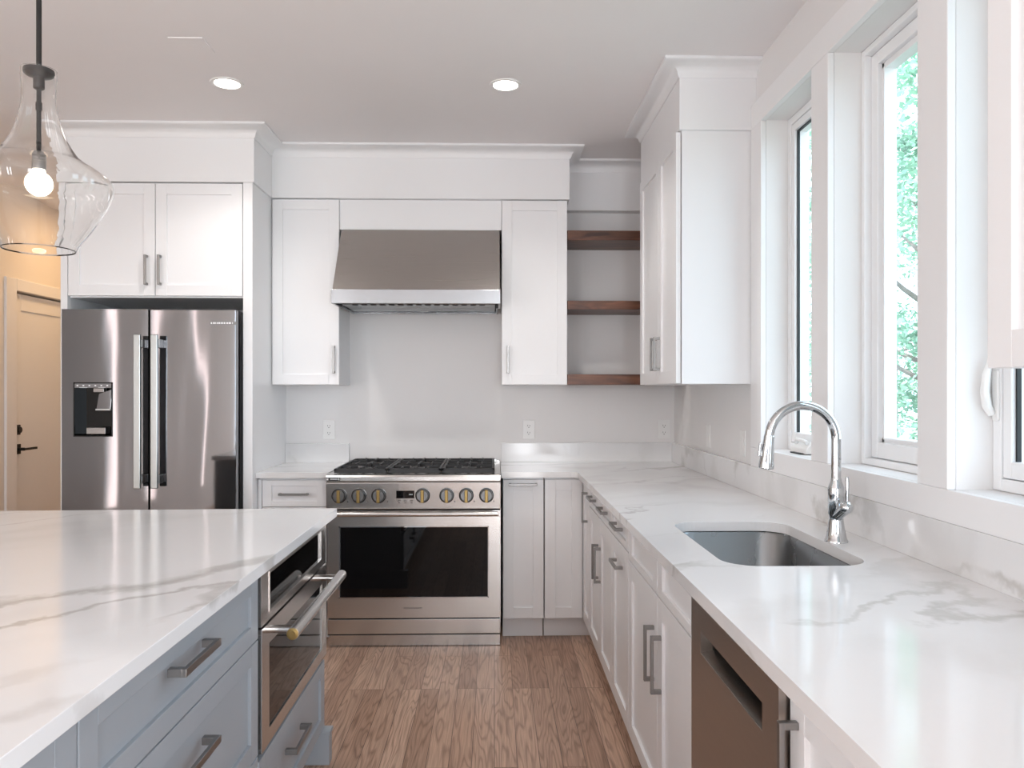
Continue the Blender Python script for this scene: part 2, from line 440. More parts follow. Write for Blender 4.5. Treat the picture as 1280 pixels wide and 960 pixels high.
# casing boards round the windows
XC = 1.078
b = B(); box(b, XC, XW, 1.20, 3.208, Z1, 2.53); struct('trim_1', b, 'trim', bevel=0.002)
b = B(); box(b, XC, XW, 3.085, 3.208, Z0, Z1); struct('trim_2', b, 'trim', bevel=0.003)
b = B(); box(b, XC, XW, 2.462, 2.592, Z0, Z1); struct('trim_3', b, 'trim', bevel=0.003)
b = B(); box(b, XC, XW, 1.805, 1.936, Z0, Z1); struct('trim_4', b, 'trim', bevel=0.003)
b = B(); box(b, XC, XW, -0.6, 3.208, 1.022, Z0); struct('trim_5', b, 'trim', bevel=0.002)


def window(n, y0, y1, casement):
    XF = 1.187
    fw = 0.030 if casement else 0.022
    b = B()
    for a in ((y0 + .001, y0 + fw, Z0 + .001, Z1 - .001), (y1 - fw, y1 - .001, Z0 + .001, Z1 - .001), (y0 + fw, y1 - fw, Z0 + .001, Z0 + fw), (y0 + fw, y1 - fw, Z1 - fw, Z1 - .001)):
        box(b, XF, XF + 0.075, *a)
    fr = struct(f'window_{n}', b, 'vinyl', bevel=0.003)
    i = fw + 0.002; sw = 0.030 if casement else 0.040; xs = XF + (0.004 if casement else 0.022)
    b = B()
    for a in ((y0 + i, y0 + i + sw, Z0 + i, Z1 - i), (y1 - i - sw, y1 - i, Z0 + i, Z1 - i), (y0 + i + sw, y1 - i - sw, Z0 + i, Z0 + i + sw + .01), (y0 + i + sw, y1 - i - sw, Z1 - i - sw, Z1 - i)):
        box(b, xs, xs + 0.06, *a)
    if not casement:   # inner glazing bead, stepped back
        k = i + sw
        for a in ((y0 + k, y0 + k + .018, Z0 + k, Z1 - k), (y1 - k - .018, y1 - k, Z0 + k, Z1 - k), (y0 + k, y1 - k, Z0 + k, Z0 + k + .026), (y0 + k, y1 - k, Z1 - k - .018, Z1 - k)):
            box(b, xs + .014, xs + .05, *a)
    obj('sash', b, 'vinyl', fr, bevel=0.003)
    k = i + sw + (0.0 if casement else 0.018)
    for nm, mm, xa, xb, th in (('gasket', 'gasket' if casement else 'vinyl', .010, .020, .006), ('glazing_bead', 'vinyl', .020, .050, .005)):
        b = B()
        for a in ((y0 + k, y0 + k + th, Z0 + k, Z1 - k), (y1 - k - th, y1 - k, Z0 + k, Z1 - k), (y0 + k + th, y1 - k - th, Z0 + k, Z0 + k + th), (y0 + k + th, y1 - k - th, Z1 - k - th, Z1 - k)):
            box(b, xs + xa, xs + xb, *a)
        obj(nm, b, mm, fr)
    b = B(); box(b, xs + .046, xs + .052, y0 + k, y1 - k, Z0 + k, Z1 - k); obj('pane', b, 'pane', fr)
    if casement:
        ym = y1 - 0.018
        if n == 3:   # locking lever on the far jamb of the frame
            b = B(); box(b, XF - .006, XF, ym - .011, ym + .011, 1.265, 1.385)
            lv = obj('lock_plate', b, 'plastic', fr, bevel=.003)
            b = B(); tube(b, [(XF - .010, ym + .006, 1.28), (XF - .022, ym + .004, 1.30), (XF - .030, ym, 1.335), (XF - .028, ym - .004, 1.375), (XF - .020, ym - .006, 1.41)], [.009, .011, .010, .009, .006], 10)
            obj('lock_lever', b, 'plastic', lv, smooth=True)
        # folding crank on the sill of the frame
        yc = y0 + (y1 - y0) * (0.56 if n == 1 else .5)
        b = B(); prism(b, [(XF - .045, Z0 + .003), (XF, Z0 + .003), (XF, Z0 + .045), (XF - .02, Z0 + .045), (XF - .042, Z0 + .02)], 1, yc - .075, yc + .075)
        op = obj('crank_cover', b, 'plastic', fr, bevel=.003)
        b = B(); tube(b, [(XF - .030, yc + .05, Z0 + .040), (XF - .036, yc + .03, Z0 + .052), (XF - .036, yc - .03, Z0 + .050), (XF - .034, yc - .06, Z0 + .044)], [.008, .007, .007, .008], 10)
        obj('crank_handle', b, 'plastic', op, smooth=True)
        b = B(); box(b, XF - .058, XF - .02, yc - .055, yc + .04, Z0 + .001, Z0 + .003 + .002); obj('crank_base', b, 'gasket', op)
    return fr


window(1, *WIN[0], True); window(2, *WIN[1], False); window(3, *WIN[2], True)

# hall door, casing
b = B(); box(b, -3.31, -3.292, 5.262, DY0, 0, 2.112); box(b, -3.31, -3.292, DY0, DY1, DZ, 2.112); box(b, -3.31, -3.292, DY1, DY1 + .11, 0, 2.112)
struct('trim_6', b, 'trim', bevel=.003)
b = B(); st = .115
for y0, y1, z0, z1 in ((DY0 + .004, DY0 + st, .01, DZ - .012), (DY1 - st, DY1 - .004, .01, DZ - .012), (DY0 + st, DY1 - st, .01, .25), (DY0 + st, DY1 - st, DZ - .012 - st, DZ - .012)):
    box(b, -3.375, -3.335, y0, y1, z0, z1)
box(b, -3.372, -3.345, DY0 + st, DY1 - st, .25, DZ - .012 - st)
dr = struct('door_1', b, 'trim', bevel=.002)
b = B(); box(b, -3.335, -3.328, DY0 + .035, DY0 + .10, 1.03, 1.10); lathe(b, [(0, 0), (.024, 0), (.022, .02), (0, .02)], 20, mtx=Matrix.Translation((-3.328, DY0 + .067, 1.065)) @ Matrix.Rotation(PI / 2, 4, 'Y'))
obj('deadbolt', b, 'black', dr, bevel=.002)
b = B(); box(b, -3.335, -3.326, DY0 + .035, DY0 + .10, .895, .965); tube(b, [(-3.33, DY0 + .067, .93), (-3.28, DY0 + .067, .93)], .011, 12)
box(b, -3.287, -3.272, DY0 + .055, DY0 + .205, .922, .938)
obj('lever_handle', b, 'black', dr, bevel=.002)


# ------------------------------------------------------------------ friezes and crown
b = B(); box(b, -2.255, -1.247, 4.015, YW, 2.42, CEIL); struct('trim_7', b, 'white', bevel=.0015)
b = B(); box(b, -1.247, .425, 4.335, YW, 2.42, CEIL); struct('trim_8', b, 'white', bevel=.0015)
b = B(); box(b, .425, XW, 4.60, YW, 2.42, CEIL); struct('trim_9', b, 'white', bevel=.0015)
b = B(); box(b, .775, XW, 3.20, 4.045, 2.432, CEIL); struct('trim_10', b, 'white', bevel=.0015)
prof = [(0, 2.648), (.005, 2.648), (.007, 2.655)]
for k in range(9):
    t = k / 8 * PI / 2; prof.append((.010 + .060 * (1 - math.cos(t)), 2.660 + .036 * math.sin(t)))
prof += [(.073, 2.698), (.076, 2.700), (.076, CEIL - .0005), (0, CEIL - .0005)]
b = B(); sweep(b, [(-2.255, YW), (-2.255, 4.015), (-1.247, 4.015), (-1.247, 4.335), (.425, 4.335), (.425, 4.60), (XW, 4.60)][::1], [(o, z) for o, z in prof])
struct('trim_11', b, 'white', smooth=True)
b = B(); sweep(b, [(XW, 4.045), (.775, 4.045), (.775, 3.20), (XW, 3.20)][::1], prof)
struct('trim_12', b, 'white', smooth=True)


# ------------------------------------------------------------------ cabinet kit (local: x along the front, front faces -y, door face at y=-0.02)
def shaker(wd, ht, rail=.057, t=.02, rec=.009, stile=None):
    b = B(); s = stile or rail
    box(b, 0, s, -t, 0, 0, ht); box(b, wd - s, wd, -t, 0, 0, ht)
    box(b, s, wd - s, -t, 0, 0, rail); box(b, s, wd - s, -t, 0, ht - rail, ht)
    box(b, s - .001, wd - s + .001, -t + rec, -.002, rail - .001, ht - rail + .001)
    return b


def pull(L, proj=.031, bar=.012):
    """square-section bar pull lying along local x, sticking out to -y"""
    b = B()
    box(b, -L / 2, L / 2, -proj, -proj + .009, -bar / 2, bar / 2)
    for s in (-1, 1):
        x = s * (L / 2 - bar / 2); box(b, x - bar / 2, x + bar / 2, -proj + .008, 0, -bar / 2, bar / 2)
    return b


HM = {}


def add_pull(parent, x, z, L, vert=False, t=.02, m='nickel', proj=.031, bar=.012):
    key = (L, m, proj, bar)
    if key not in HM:
        o = obj('handle', pull(L, proj, bar), m, parent, bevel=.0012); HM[key] = o
    else:
        o = HM[key].copy(); C.objects.link(o); o.parent = parent
    o.location = (x, -t, z); o.rotation_euler = (0, PI / 2, 0) if vert else (0, 0, 0)
    return o


def front(parent, kind, x0, x1, z0, z1, m, handle=None, **kw):
    o = obj(kind, shaker(x1 - x0, z1 - z0, **kw), m, parent, loc=(x0, 0, z0), bevel=.0013)
    if handle:
        hx, hz, L, vert = handle[:4]
        add_pull(o, hx - x0, hz - z0, L, vert, **(handle[4] if len(handle) > 4 else {}))
    return o


# ---- over-fridge cabinet and tall panels
t = thing('overhead_cabinet', 'white shaker cabinet with two doors right above the refrigerator', 'cabinet', (-2.207, 4.045, 1.83))
b = B(); box(b, .002, .896, 0, .622, -.008, .588); obj('carcass', b, 'white', t)
front(t, 'door', .002, .446, 0, .584, 'white', (.406, .132, .155, True))
front(t, 'door', .450, .896, 0, .584, 'white', (.475, .132, .155, True))
b = B(); box(b, -2.244, -2.209, 4.025, YW, 0, 2.42)
tag(obj('end_panel', b, 'white', bevel=.0015), 'tall white end panel left of the refrigerator, beside the hall', 'panel')
b = B(); box(b, -1.307, -1.258, 4.025, YW, 0, 2.42)
tag(obj('end_panel', b, 'white', bevel=.0015), 'tall white end panel right of the refrigerator, beside the small drawer base', 'panel')

# ---- wall cabinets on the back wall
t = thing('wall_cabinet', 'white shaker wall cabinet left of the range hood', 'cabinet', (-1.256, 4.37, 1.371), 0, 'wall cabinets either side of the hood')
b = B(); box(b, 0, .381, 0, .30, 0, 1.049); obj('carcass', b, 'white', t, bevel=.001)
front(t, 'door', .008, .380, .002, 1.044, 'white', (.353, .142, .155, True))
t = thing('wall_cabinet', 'white shaker wall cabinet between the range hood and the walnut shelves', 'cabinet', (.041, 4.37, 1.371), 0, 'wall cabinets either side of the hood')
b = B(); box(b, 0, .373, 0, .30, 0, 1.049); obj('carcass', b, 'white', t, bevel=.001)
front(t, 'door', .002, .371, .002, 1.044, 'white', (.036, .142, .155, True))
b = B(); box(b, -.874, .040, 4.366, YW, 2.249, 2.419)
tag(obj('filler_panel', b, 'white', bevel=.0015), 'plain white panel between the wall cabinets above the steel hood', 'panel')

# ---- walnut shelves
for z0, z1, lab in ((2.195, 2.25, 'thick dark walnut shelf, topmost of three beside the corner'), (1.80, 1.85, 'thick dark walnut shelf, middle one of three beside the corner'),
                    (1.372, 1.431, 'thick dark walnut shelf, lowest of three, level with the cabinet bottoms')):
    b = B(); box(b, .4145, XW, 4.36, YW, z0, z1)
    tag(obj('walnut_shelf', b, 'walnut', bevel=.002), lab, 'shelf', 'walnut corner shelves')

# ---- right wall cabinet (faces -x; local x runs toward the camera)
t = thing('wall_cabinet', 'tall white two-door wall cabinet on the window wall, between the corner shelves and the windows', 'cabinet', (.786, 4.03, 1.366), -PI / 2)
b = B(); box(b, 0, .795, .006, .314, 0, 1.064); obj('carcass', b, 'white', t, bevel=.001)
b = B(); box(b, .797, .815, .003, .314, 0, 1.066); obj('side_panel', b, 'white', t, bevel=.0012)
front(t, 'door', .008, .452, .002, 1.062, 'white', (.417, .142, .155, True))
front(t, 'door', .456, .806, .002, 1.062, 'white', (.489, .142, .155, True))
# ---- near right wall cabinet
t = thing('wall_cabinet', 'white shaker wall cabinet cut off by the right edge, nearest the camera', 'cabinet', (.80, 1.20, 1.371), -PI / 2)
b = B(); box(b, 0, .80, 0, .298, 0, 1.05); obj('carcass', b, 'white', t, bevel=.001)
front(t, 'door', .002, .398, 0, 1.046, 'white'); front(t, 'door', .402, .798, 0, 1.046, 'white')


# ---- base cabinets
def base_carcass(t, wd, depth, m='white', top=.872, kick=.065, z=.115):
    b = B(); box(b, .001, wd - .001, 0, depth, z, top); obj('carcass', b, m, t)
    b = B(); box(b, .001, wd - .001, kick, kick + .016, 0, z); obj('toe_kick', b, m, t)


t = thing('base_cabinet', 'narrow white drawer base between the refrigerator panel and the range', 'cabinet', (-1.256, 4.125, 0))
base_carcass(t, .385, .54)
b = B(); box(b, .002, .020, -.018, 0, .12, .866); obj('filler_strip', b, 'white', t)
front(t, 'drawer', .024, .362, .722, .862, 'white', (.193, .79, .155, False), rail=.03, stile=.05)
front(t, 'drawer', .024, .362, .425, .718, 'white', (.193, .60, .155, False))
front(t, 'drawer', .024, .362, .120, .421, 'white', (.193, .30, .155, False))

t = thing('base_cabinet', 'narrow white pull-out base cabinet just right of the range', 'cabinet', (.044, 4.125, 0))
base_carcass(t, .221, .54)
front(t, 'door', .003, .219, .120, .862, 'white', (.109, .838, .150, False))

t = thing('corner_cabinet', 'white corner base cabinet with bifold door under the inside corner of the countertop', 'cabinet', (.268, 4.125, 0))
b = B(); box(b, .001, .82, .0, .54, .115, .872); box(b, .228, .82, -.29, 0, .115, .872); obj('carcass', b, 'white', t)
b = B(); box(b, .001, .29, .065, .081, 0, .115); box(b, .293, .309, -.29, .065, 0, .115); obj('toe_kick', b, 'white', t)
front(t, 'door', .002, .203, .120, .862, 'white')
o = front(t, 'door', 0, .252, .120, .862, 'white')
o.location = (.2265, -.034, .12); o.rotation_euler = (0, 0, -PI / 2)
add_pull(o, .185, .742 - .862 + .742, .155, True)

RX = .495


def right_base(label, y0, y1, cat='cabinet'):
    return thing('base_cabinet', label, cat, (RX, y0, 0), -PI / 2)


t = right_base('white base cabinet with two drawers over two doors, next to the corner cabinet', 3.832, 3.10)
base_carcass(t, .732, .58)
front(t, 'drawer', .002, .364, .765, .862, 'white', (.183, .822, .150, False), rail=.025, stile=.05)
front(t, 'drawer', .368, .730, .765, .862, 'white', (.545, .822, .150, False), rail=.025, stile=.05)
front(t, 'door', .002, .364, .120, .759, 'white', (.325, .555, .160, True))
front(t, 'door', .368, .730, .120, .759, 'white', (.405, .555, .160, True))
t = right_base('white base cabinet with one drawer over a pull-out door, left of the sink base', 3.098, 2.71)
base_carcass(t, .386, .58)
front(t, 'drawer', .002, .384, .765, .862, 'white', (.193, .822, .150, False), rail=.025, stile=.05)
front(t, 'door', .002, .384, .120, .759, 'white', (.193, .680, .150, False))
t = right_base('white sink base cabinet with two plain false fronts over two doors, left of the dishwasher', 2.708, 1.79)
b = B(); box(b, .001, .917, 0, .02, .115, .872); box(b, .001, .917, .56, .58, .115, .872); box(b, .001, .02, .02, .56, .115, .872); box(b, .898, .917, .02, .56, .115, .872); box(b, .02, .898, .02, .56, .115, .135)
obj('carcass', b, 'white', t)
b = B(); box(b, .001, .917, .065, .081, 0, .115); obj('toe_kick', b, 'white', t)
front(t, 'false_front', .002, .478, .742, .862, 'white', None, rail=.025, stile=.057)
front(t, 'false_front', .482, .916, .742, .862, 'white', None, rail=.025, stile=.057)
front(t, 'door', .002, .478, .120, .736, 'white', (.430, .555, .165, True))
front(t, 'door', .482, .916, .120, .736, 'white', (.530, .555, .165, True))
t = right_base('white base cabinet right of the dishwasher, nearest the camera', 1.226, .45)
base_carcass(t, .776, .58)
front(t, 'door', .002, .386, .120, .862, 'white', (.033, .735, .165, True)); front(t, 'door', .390, .774, .120, .862, 'white', (.742, .735, .165, True))

# ---- dishwasher
t = thing('dishwasher', 'stainless steel dishwasher with a recessed pocket handle, under the right countertop', 'dishwasher', (.482, 1.783, 0), -PI / 2)
b = B(); box(b, .004, .546, .034, .58, .10, .865); obj('body', b, 'fridgeside', t)
WD = .550; pz0, pz1, px0, px1 = .750, .800, .078, .473
b = B()
for a in ((0, px0, .105, .868), (px1, WD, .105, .868), (px0, px1, .105, pz0), (px0, px1, pz1, .868)): box(b, a[0], a[1], -.022, .006, a[2], a[3])
bmesh.ops.remove_doubles(b, verts=b.verts, dist=.0001)
d = obj('door', b, 'dwsteel', t)
b = B()   # pocket: back plate and a sloping ledge
prism(b, [(.026, pz1 + .004), (.030, pz1 + .004), (.030, pz0 - .004), (-.021, pz0 - .004), (-.021, pz0 + .001), (.026, pz0 + .012)], 0, px0, px1)
obj('pocket_handle', b, 'steel', d)
b = B(); box(b, 0, WD, -.023, .006, .8685, .8725); obj('top_edge', b, 'black', d)
b = B(); box(b, .004, .546, .05, .066, 0, .10); obj('kick_plate', b, 'black', t)

# ---- countertops
b = B()
outer = fillet([(.035, YW), (.035, 4.072), (.441, 4.072), (.441, -.6), (XW, -.6), (XW, YW)], [0, .003, .035, 0, 0, 0])
hole = fillet([(.573, 1.868), (.940, 1.868), (.940, 2.505), (.573, 2.505)], [.085, .085, .085, .085], 10)
plate(b, outer, [hole], .876, .906)
tag(obj('countertop', b, 'quartz', bevel=.0015), 'L-shaped white veined quartz countertop with the sink cut-out, along the windows', 'countertop')
b = B(); plate(b, [(-1.257, YW), (-1.257, 4.072), (-.874, 4.072), (-.874, YW)], [], .876, .906)
tag(obj('countertop', b, 'quartz', bevel=.0015), 'short white quartz countertop between the refrigerator panel and the range', 'countertop')
b = B(); box(b, .041, 1.079, 4.650, YW, .906, 1.020)
tag(obj('backsplash', b, 'quartz', bevel=.001), 'low veined quartz upstand on the back wall right of the range', 'backsplash')
b = B(); box(b, -1.257, -.876, 4.650, YW, .906, 1.020)
tag(obj('backsplash', b, 'quartz', bevel=.001), 'low veined quartz upstand on the back wall left of the range', 'backsplash')
b = B(); box(b, 1.079, XW - .0006, -.6, YW - .0006, .9062, 1.0215)
tag(obj('backsplash', b, 'quartz', bevel=.001), 'long low veined quartz upstand below the windows', 'backsplash')

# ---- sink
t = thing('sink', 'undermount stainless steel sink basin set in the countertop below the faucet', 'sink', (.7565, 2.1865, .8735))
b = B()
hw, hl = .1875, .3225


def ring(w_, l_, r, z, seg=10):
    return [b.verts.new((x, y, z)) for x, y in fillet([(-w_, -l_), (w_, -l_), (w_, l_), (-w_, l_)], [r] * 4, seg)]


rows = [ring(hw + .018, hl + .018, .10, -.0005), ring(hw, hl, .088, -.0005), ring(hw - .004, hl - .004, .085, -.006), ring(hw - .012, hl - .012, .08, -.165), ring(hw - .03, hl - .03, .07, -.190), ring(hw - .06, hl - .06, .05, -.196)]
for A, D in zip(rows, rows[1:]):
    for k in range(len(A)): b.faces.new((A[k], A[(k + 1) % len(A)], D[(k + 1) % len(A)], D[k]))
b.faces.new(rows[-1])
o = obj('basin', b, 'sink', t, smooth=True)
sm = o.modifiers.new('thick', 'SOLIDIFY'); sm.thickness = .0012; sm.offset = -1
b = B(); lathe(b, [(0, -.192), (.028, -.1925), (.040, -.1935), (.045, -.1955), (.045, -.196), (0, -.196)], 28); obj('drain', b, 'chrome', t, smooth=True)

# ---- faucet
FX, FY = .975, 2.170
t = thing('faucet', 'polished chrome gooseneck pull-down faucet behind the sink', 'faucet', (FX, FY, .906))
b = B(); lathe(b, [(0, 0), (.032, 0), (.032, .004), (.029, .008), (.0245, .030), (.0200, .062), (.0195, .075), (.0225, .080), (.0225, .150), (.0215, .156), (.0150, .172), (.0140, .180), (0, .180)], 32)
obj('body', b, 'chrome', t, smooth=True)
b = B(); path = [(0, 0, .175), (0, 0, .22), (0, 0, .27), (0, 0, .292)]
R = .0965
for k in range(1, 25):
    a = PI * k / 24 * .975; path.append((-R + R * math.cos(a), 0, .292 + R * math.sin(a)))
tube(b, path, .0132, 20); obj('spout', b, 'chrome', t, smooth=True)
p = Vector(path[-1]); d = (p - Vector(path[-2])).normalized()
b = B(); prof2 = [(0, -.004), (.0145, -.004), (.0150, .000), (.0150, .010), (.0165, .030), (.0200, .070), (.0215, .082), (.0215, .090), (.0185, .092), (0, .092)]
mt = Matrix.Translation(p) @ Vector((0, 0, 1)).rotation_difference(Vector((-.10, 0, -1)).normalized()).to_matrix().to_4x4()
lathe(b, prof2, 28, mtx=mt); h = obj('spray_head', b, 'chrome', t, smooth=True)
b = B(); box(b, -.005, .005, -.0265, -.018, .020, .058); bmesh.ops.transform(b, matrix=mt @ Matrix.Rotation(PI / 2, 4, 'Z'), verts=b.verts); obj('spray_button', b, 'chrome', h, bevel=.002)
b = B(); tube(b, [(0, .0, .070), (0, -.028, .086), (0, -.060, .104)], [.0165, .0150, .0165], 20); lathe(b, [(0, -.0185), (.009, -.016), (.0155, -.010), (.0185, 0), (.0155, .010), (.009, .016), (0, .0185)], 24, at=(0, -.063, .106))
hb = obj('handle_hub', b, 'chrome', t, smooth=True)
b = B(); tube(b, [(0, -.066, .112), (0, -.068, .14), (0, -.069, .185), (0, -.069, .192)], [.0050, .0052, .0055, .004], 14); obj('lever', b, 'chrome', hb, smooth=True)

# ------------------------------------------------------------------ range
t = thing('range', 'wide stainless steel gas range with brass-barred knobs, below the hood', 'range', (-.8675, 3.97, 0))
W = .900
b = B(); box(b, 0, W, .07, .68, .075, .885); obj('body', b, 'steel', t)
b = B(); prism(b, [(.01, .866), (.0, .872), (.0, .893), (.006, .901), (.02, .905), (.69, .905), (.69, .918), (.696, .918), (.696, .866)], 0, 0, W)
top = obj('cooktop', b, 'steel', t, bevel=.0015)
b = B(); box(b, .02, W - .02, .685, .699, .905, .925); obj('back_trim', b, 'steel', t, bevel=.002)
b = B(); prism(b, [(.012, .866), (.002, .862), (.010, .726), (.10, .726), (.10, .866)], 0, 0, W)
cp = obj('control_panel', b, 'steel', t, bevel=.002)
fy = lambda z: .002 + (.862 - z) * .008 / .136      # front surface of the panel
b = B(); z = .802; box(b, .361, .454, fy(z) - .0015, fy(z) + .01, .782, .822); ds = obj('display', b, 'glassblack', t)
b = B()
for i in range(3): box(b, .427 + i * .007, .431 + i * .007, fy(z) - .002, fy(z) - .001, .799, .805)
obj('display_digits', b, 'display', ds)
b = B()
for cx_ in (.368, .400, .432):
    for k in range(4): box(b, cx_ + k * .004, cx_ + k * .004 + .0024, fy(.77) - .0008, fy(.77) + .001, .766 + (k % 2) * .002, .771 + (k % 2) * .003)
    for k in range(2): box(b, cx_ + .004 + k * .005, cx_ + .0075 + k * .005, fy(.76) - .0008, fy(.76) + .001, .757, .7605)
obj('button_marks', b, 'print', cp)
for cx_ in (.1085, .210, .313, .659, .760, .862):
    b = B(); box(b, cx_, cx_ + .006, fy(.766) - .0008, fy(.766) + .001, .762, .766); box(b, cx_ + .002, cx_ + .0035, fy(.766) - .0008, fy(.766) + .001, .766, .770)
    obj('burner_mark', b, 'print', cp)
kn = None
for kx in (.0695, .1705, .2725, .4975, .6215, .7225, .8265):
    if kn is None:
        kn = B(); R90 = Matrix.Rotation(PI / 2, 4, 'X')
        lathe(kn, [(0, 0), (.0345, 0), (.0345, .004), (.033, .006), (.031, .006), (.0305, .026), (.028, .029), (0, .029)], 36, mtx=R90)
        kn = obj('knob', kn, 'knob', t, smooth=True)
        r_ = B(); lathe(r_, [(.0340, 0), (.0375, 0), (.0375, .012), (.0340, .014)], 36, mtx=R90, close=True); obj('knob_ring', r_, 'black', kn, smooth=True)
        r_ = B(); box(r_, -.0082, .0082, -.037, -.027, -.034, .031); obj('knob_bar', r_, 'brass', kn, bevel=.002)
        k_ = kn
    else: k_ = copy_tree(kn, t)
    k_.location = (kx, fy(.797), .797)
b = B(); box(b, .004, .074, -.0012, .002, .874, .891); bd = obj('badge', b, 'black', cp, bevel=.0006)
b = B(); box(b, .006, .014, -.0018, -.001, .877, .887)
for k in range(6): box(b, .024 + k * .0065, .0285 + k * .0065, -.0018, -.001, .880, .886)
box(b, .0655, .070, -.0018, -.001, .878, .888); obj('badge_marks', b, 'whiteprint', t)
# oven door
b = B(); wx0, wx1, wz0, wz1 = .062, .838, .262, .634
for a in ((.002, wx0, .158, .716), (wx1, W - .002, .158, .716), (wx0, wx1, .158, wz0), (wx0, wx1, wz1, .716)): box(b, a[0], a[1], .028, .068, a[2], a[3])
bmesh.ops.remove_doubles(b, verts=b.verts, dist=.0001); od = obj('oven_door', b, 'steel', t)
b = B(); box(b, wx0 + .004, wx1 - .004, .034, .066, wz0 + .004, wz1 - .004); obj('oven_window', b, 'glassblack', od)
b = B()
for a in ((wx0, wx0 + .005, wz0, wz1), (wx1 - .005, wx1, wz0, wz1), (wx0, wx1, wz0, wz0 + .005), (wx0, wx1, wz1 - .005, wz1)): box(b, a[0], a[1], .025, .04, a[2], a[3])
obj('window_trim', b, 'chrome', od)
b = B(); tube(b, [(.012, -.035, .706), (W - .012, -.035, .706)], .0125, 20)
for hx in (.03, W - .03): box(b, hx - .014, hx + .014, -.035, .03, .698, .713)
hd = obj('door_handle', b, 'steel', od, smooth=True)
fc = bpy.data.curves.new('lettering', 'FONT'); fc.body = 'MONOGRAM'; fc.size = .0125; fc.space_character = 1.45; fc.align_x = 'CENTER'; fc.extrude = .0006
fo = bpy.data.objects.new('lettering_source', fc); C.objects.link(fo)
dg = bpy.context.evaluated_depsgraph_get(); me = bpy.data.meshes.new_from_object(fo.evaluated_get(dg)); bpy.data.objects.remove(fo)
me.materials.clear(); me.materials.append(M['print'])
lo = bpy.data.objects.new('lettering', me); C.objects.link(lo); lo.parent = od; lo.location = (.444, .0275, .205); lo.rotation_euler = (PI / 2, 0, 0)
b = B(); box(b, .002, W - .002, .032, .068, .074, .150); obj('lower_drawer', b, 'steel', t, bevel=.002)
b = B(); box(b, .004, W - .004, .066, .080, 0.002, .066); obj('kick_panel', b, 'steel', t)
for z0, z1, y0 in ((.150, .159, .060), (.716, .727, .060), (.066, .0735, .040)):
    b = B(); box(b, .002, W - .002, y0, .075, z0, z1); obj('painted_gap_shade', b, 'dark', t)  # dark strips that paint shade into the range's panel gaps
# burners and grates
bn = None
for gx in (.165, .45, .735):
    for gy in (.20, .49):
        if bn is None:
            bn = B(); lathe(bn, [(0, .905), (.060, .905), (.055, .910), (.044, .911), (.044, .918), (.036, .9215), (0, .9215)], 28); bn = obj('burner', bn, 'iron', t, smooth=True); k_ = bn
        else: k_ = bn.copy(); C.objects.link(k_)
        k_.location = (gx, gy, 0)
gr = None
for gi, gx in enumerate((.0325, .3125, .5925)):
    if gr is None:
        b = B(); gw, y0, y1, zt, zb = .276, .045, .655, .936, .918
        box(b, 0, gw, y0, y0 + .014, .908, zt - .004); box(b, 0, gw, y1 - .014, y1, .908, zt - .004)
        box(b, 0, .014, y0, y1, zb, zt - .004); box(b, gw - .014, gw, y0, y1, zb, zt - .004); box(b, 0, gw, (y0 + y1) / 2 - .006, (y0 + y1) / 2 + .006, zb, zt - .003)
        for yy in (.20, .49):
            box(b, .014, .098, yy - .006, yy + .006, zb, zt); box(b, gw - .098, gw - .014, yy - .006, yy + .006, zb, zt)
        for yy0, yy1 in ((y0 + .008, .158), (.242, .452), (.532, y1 - .008)):
            box(b, gw / 2 - .006, gw / 2 + .006, yy0, yy1, zb, zt)
        for fx in (.07, gw - .07):
            for yy0, yy1 in ((y0 + .008, .12), (.28, .42), (.57, y1 - .008)): box(b, fx - .005, fx + .005, yy0, yy1, zb, zt)
        for fx in (.0, gw - .014):
            for yy in (y0 + .15, y1 - .16): box(b, fx, fx + .014, yy, yy + .014, .906, zb)
        gr = obj('grate', b, 'iron', t, bevel=.0025); k_ = gr
    else: k_ = gr.copy(); C.objects.link(k_)
    k_.location = (gx, 0, 0)

# ------------------------------------------------------------------ range hood
t = thing('range_hood', 'stainless steel sloped range hood above the range', 'hood', (-.8675, 4.10, 1.80))
b = B(); prism(b, [(.012, .077), (.256, .446), (.568, .446), (.568, .077)], 0, .004, .896); obj('canopy', b, 'hoodsteel', t, bevel=.0015)
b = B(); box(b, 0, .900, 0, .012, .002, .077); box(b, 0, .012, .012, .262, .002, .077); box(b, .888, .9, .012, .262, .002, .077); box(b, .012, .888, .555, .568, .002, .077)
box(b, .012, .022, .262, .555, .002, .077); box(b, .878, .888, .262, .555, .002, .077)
obj('lip', b, 'lipsteel_dimmed', t, bevel=.0015)
b = B(); prism(b, [(.10, .074), (.135, .012), (.50, .012), (.545, .046), (.554, .076), (.10, .076)], 0, .03, .87); fl = obj('filter_tray', b, 'sink', t)
for k in range(15):
    b = B(); box(b, .085 + k * .05, .115 + k * .05, .142, .178, .0105, .020); obj('filter_slot', b, 'dark', fl)
b = B(); box(b, .43, .47, .46, .475, .007, .013); obj('filter_latch', b, 'nickel', fl)

# ------------------------------------------------------------------ refrigerator
t = thing('refrigerator', 'stainless steel french-door refrigerator with an ice and water dispenser', 'refrigerator', (-2.196, 3.95, 0))
FW = .877
b = B(); box(b, .004, FW - .004, .075, .69, .03, 1.735); obj('body', b, 'fridgeside', t)
for x0, x1 in ((FW - .10, FW - .006), (.006, .10)):
    b = B(); box(b, x0, x1, .02, .14, 1.736, 1.752); obj('hinge_cover', b, 'fridgeside', t, bevel=.004)


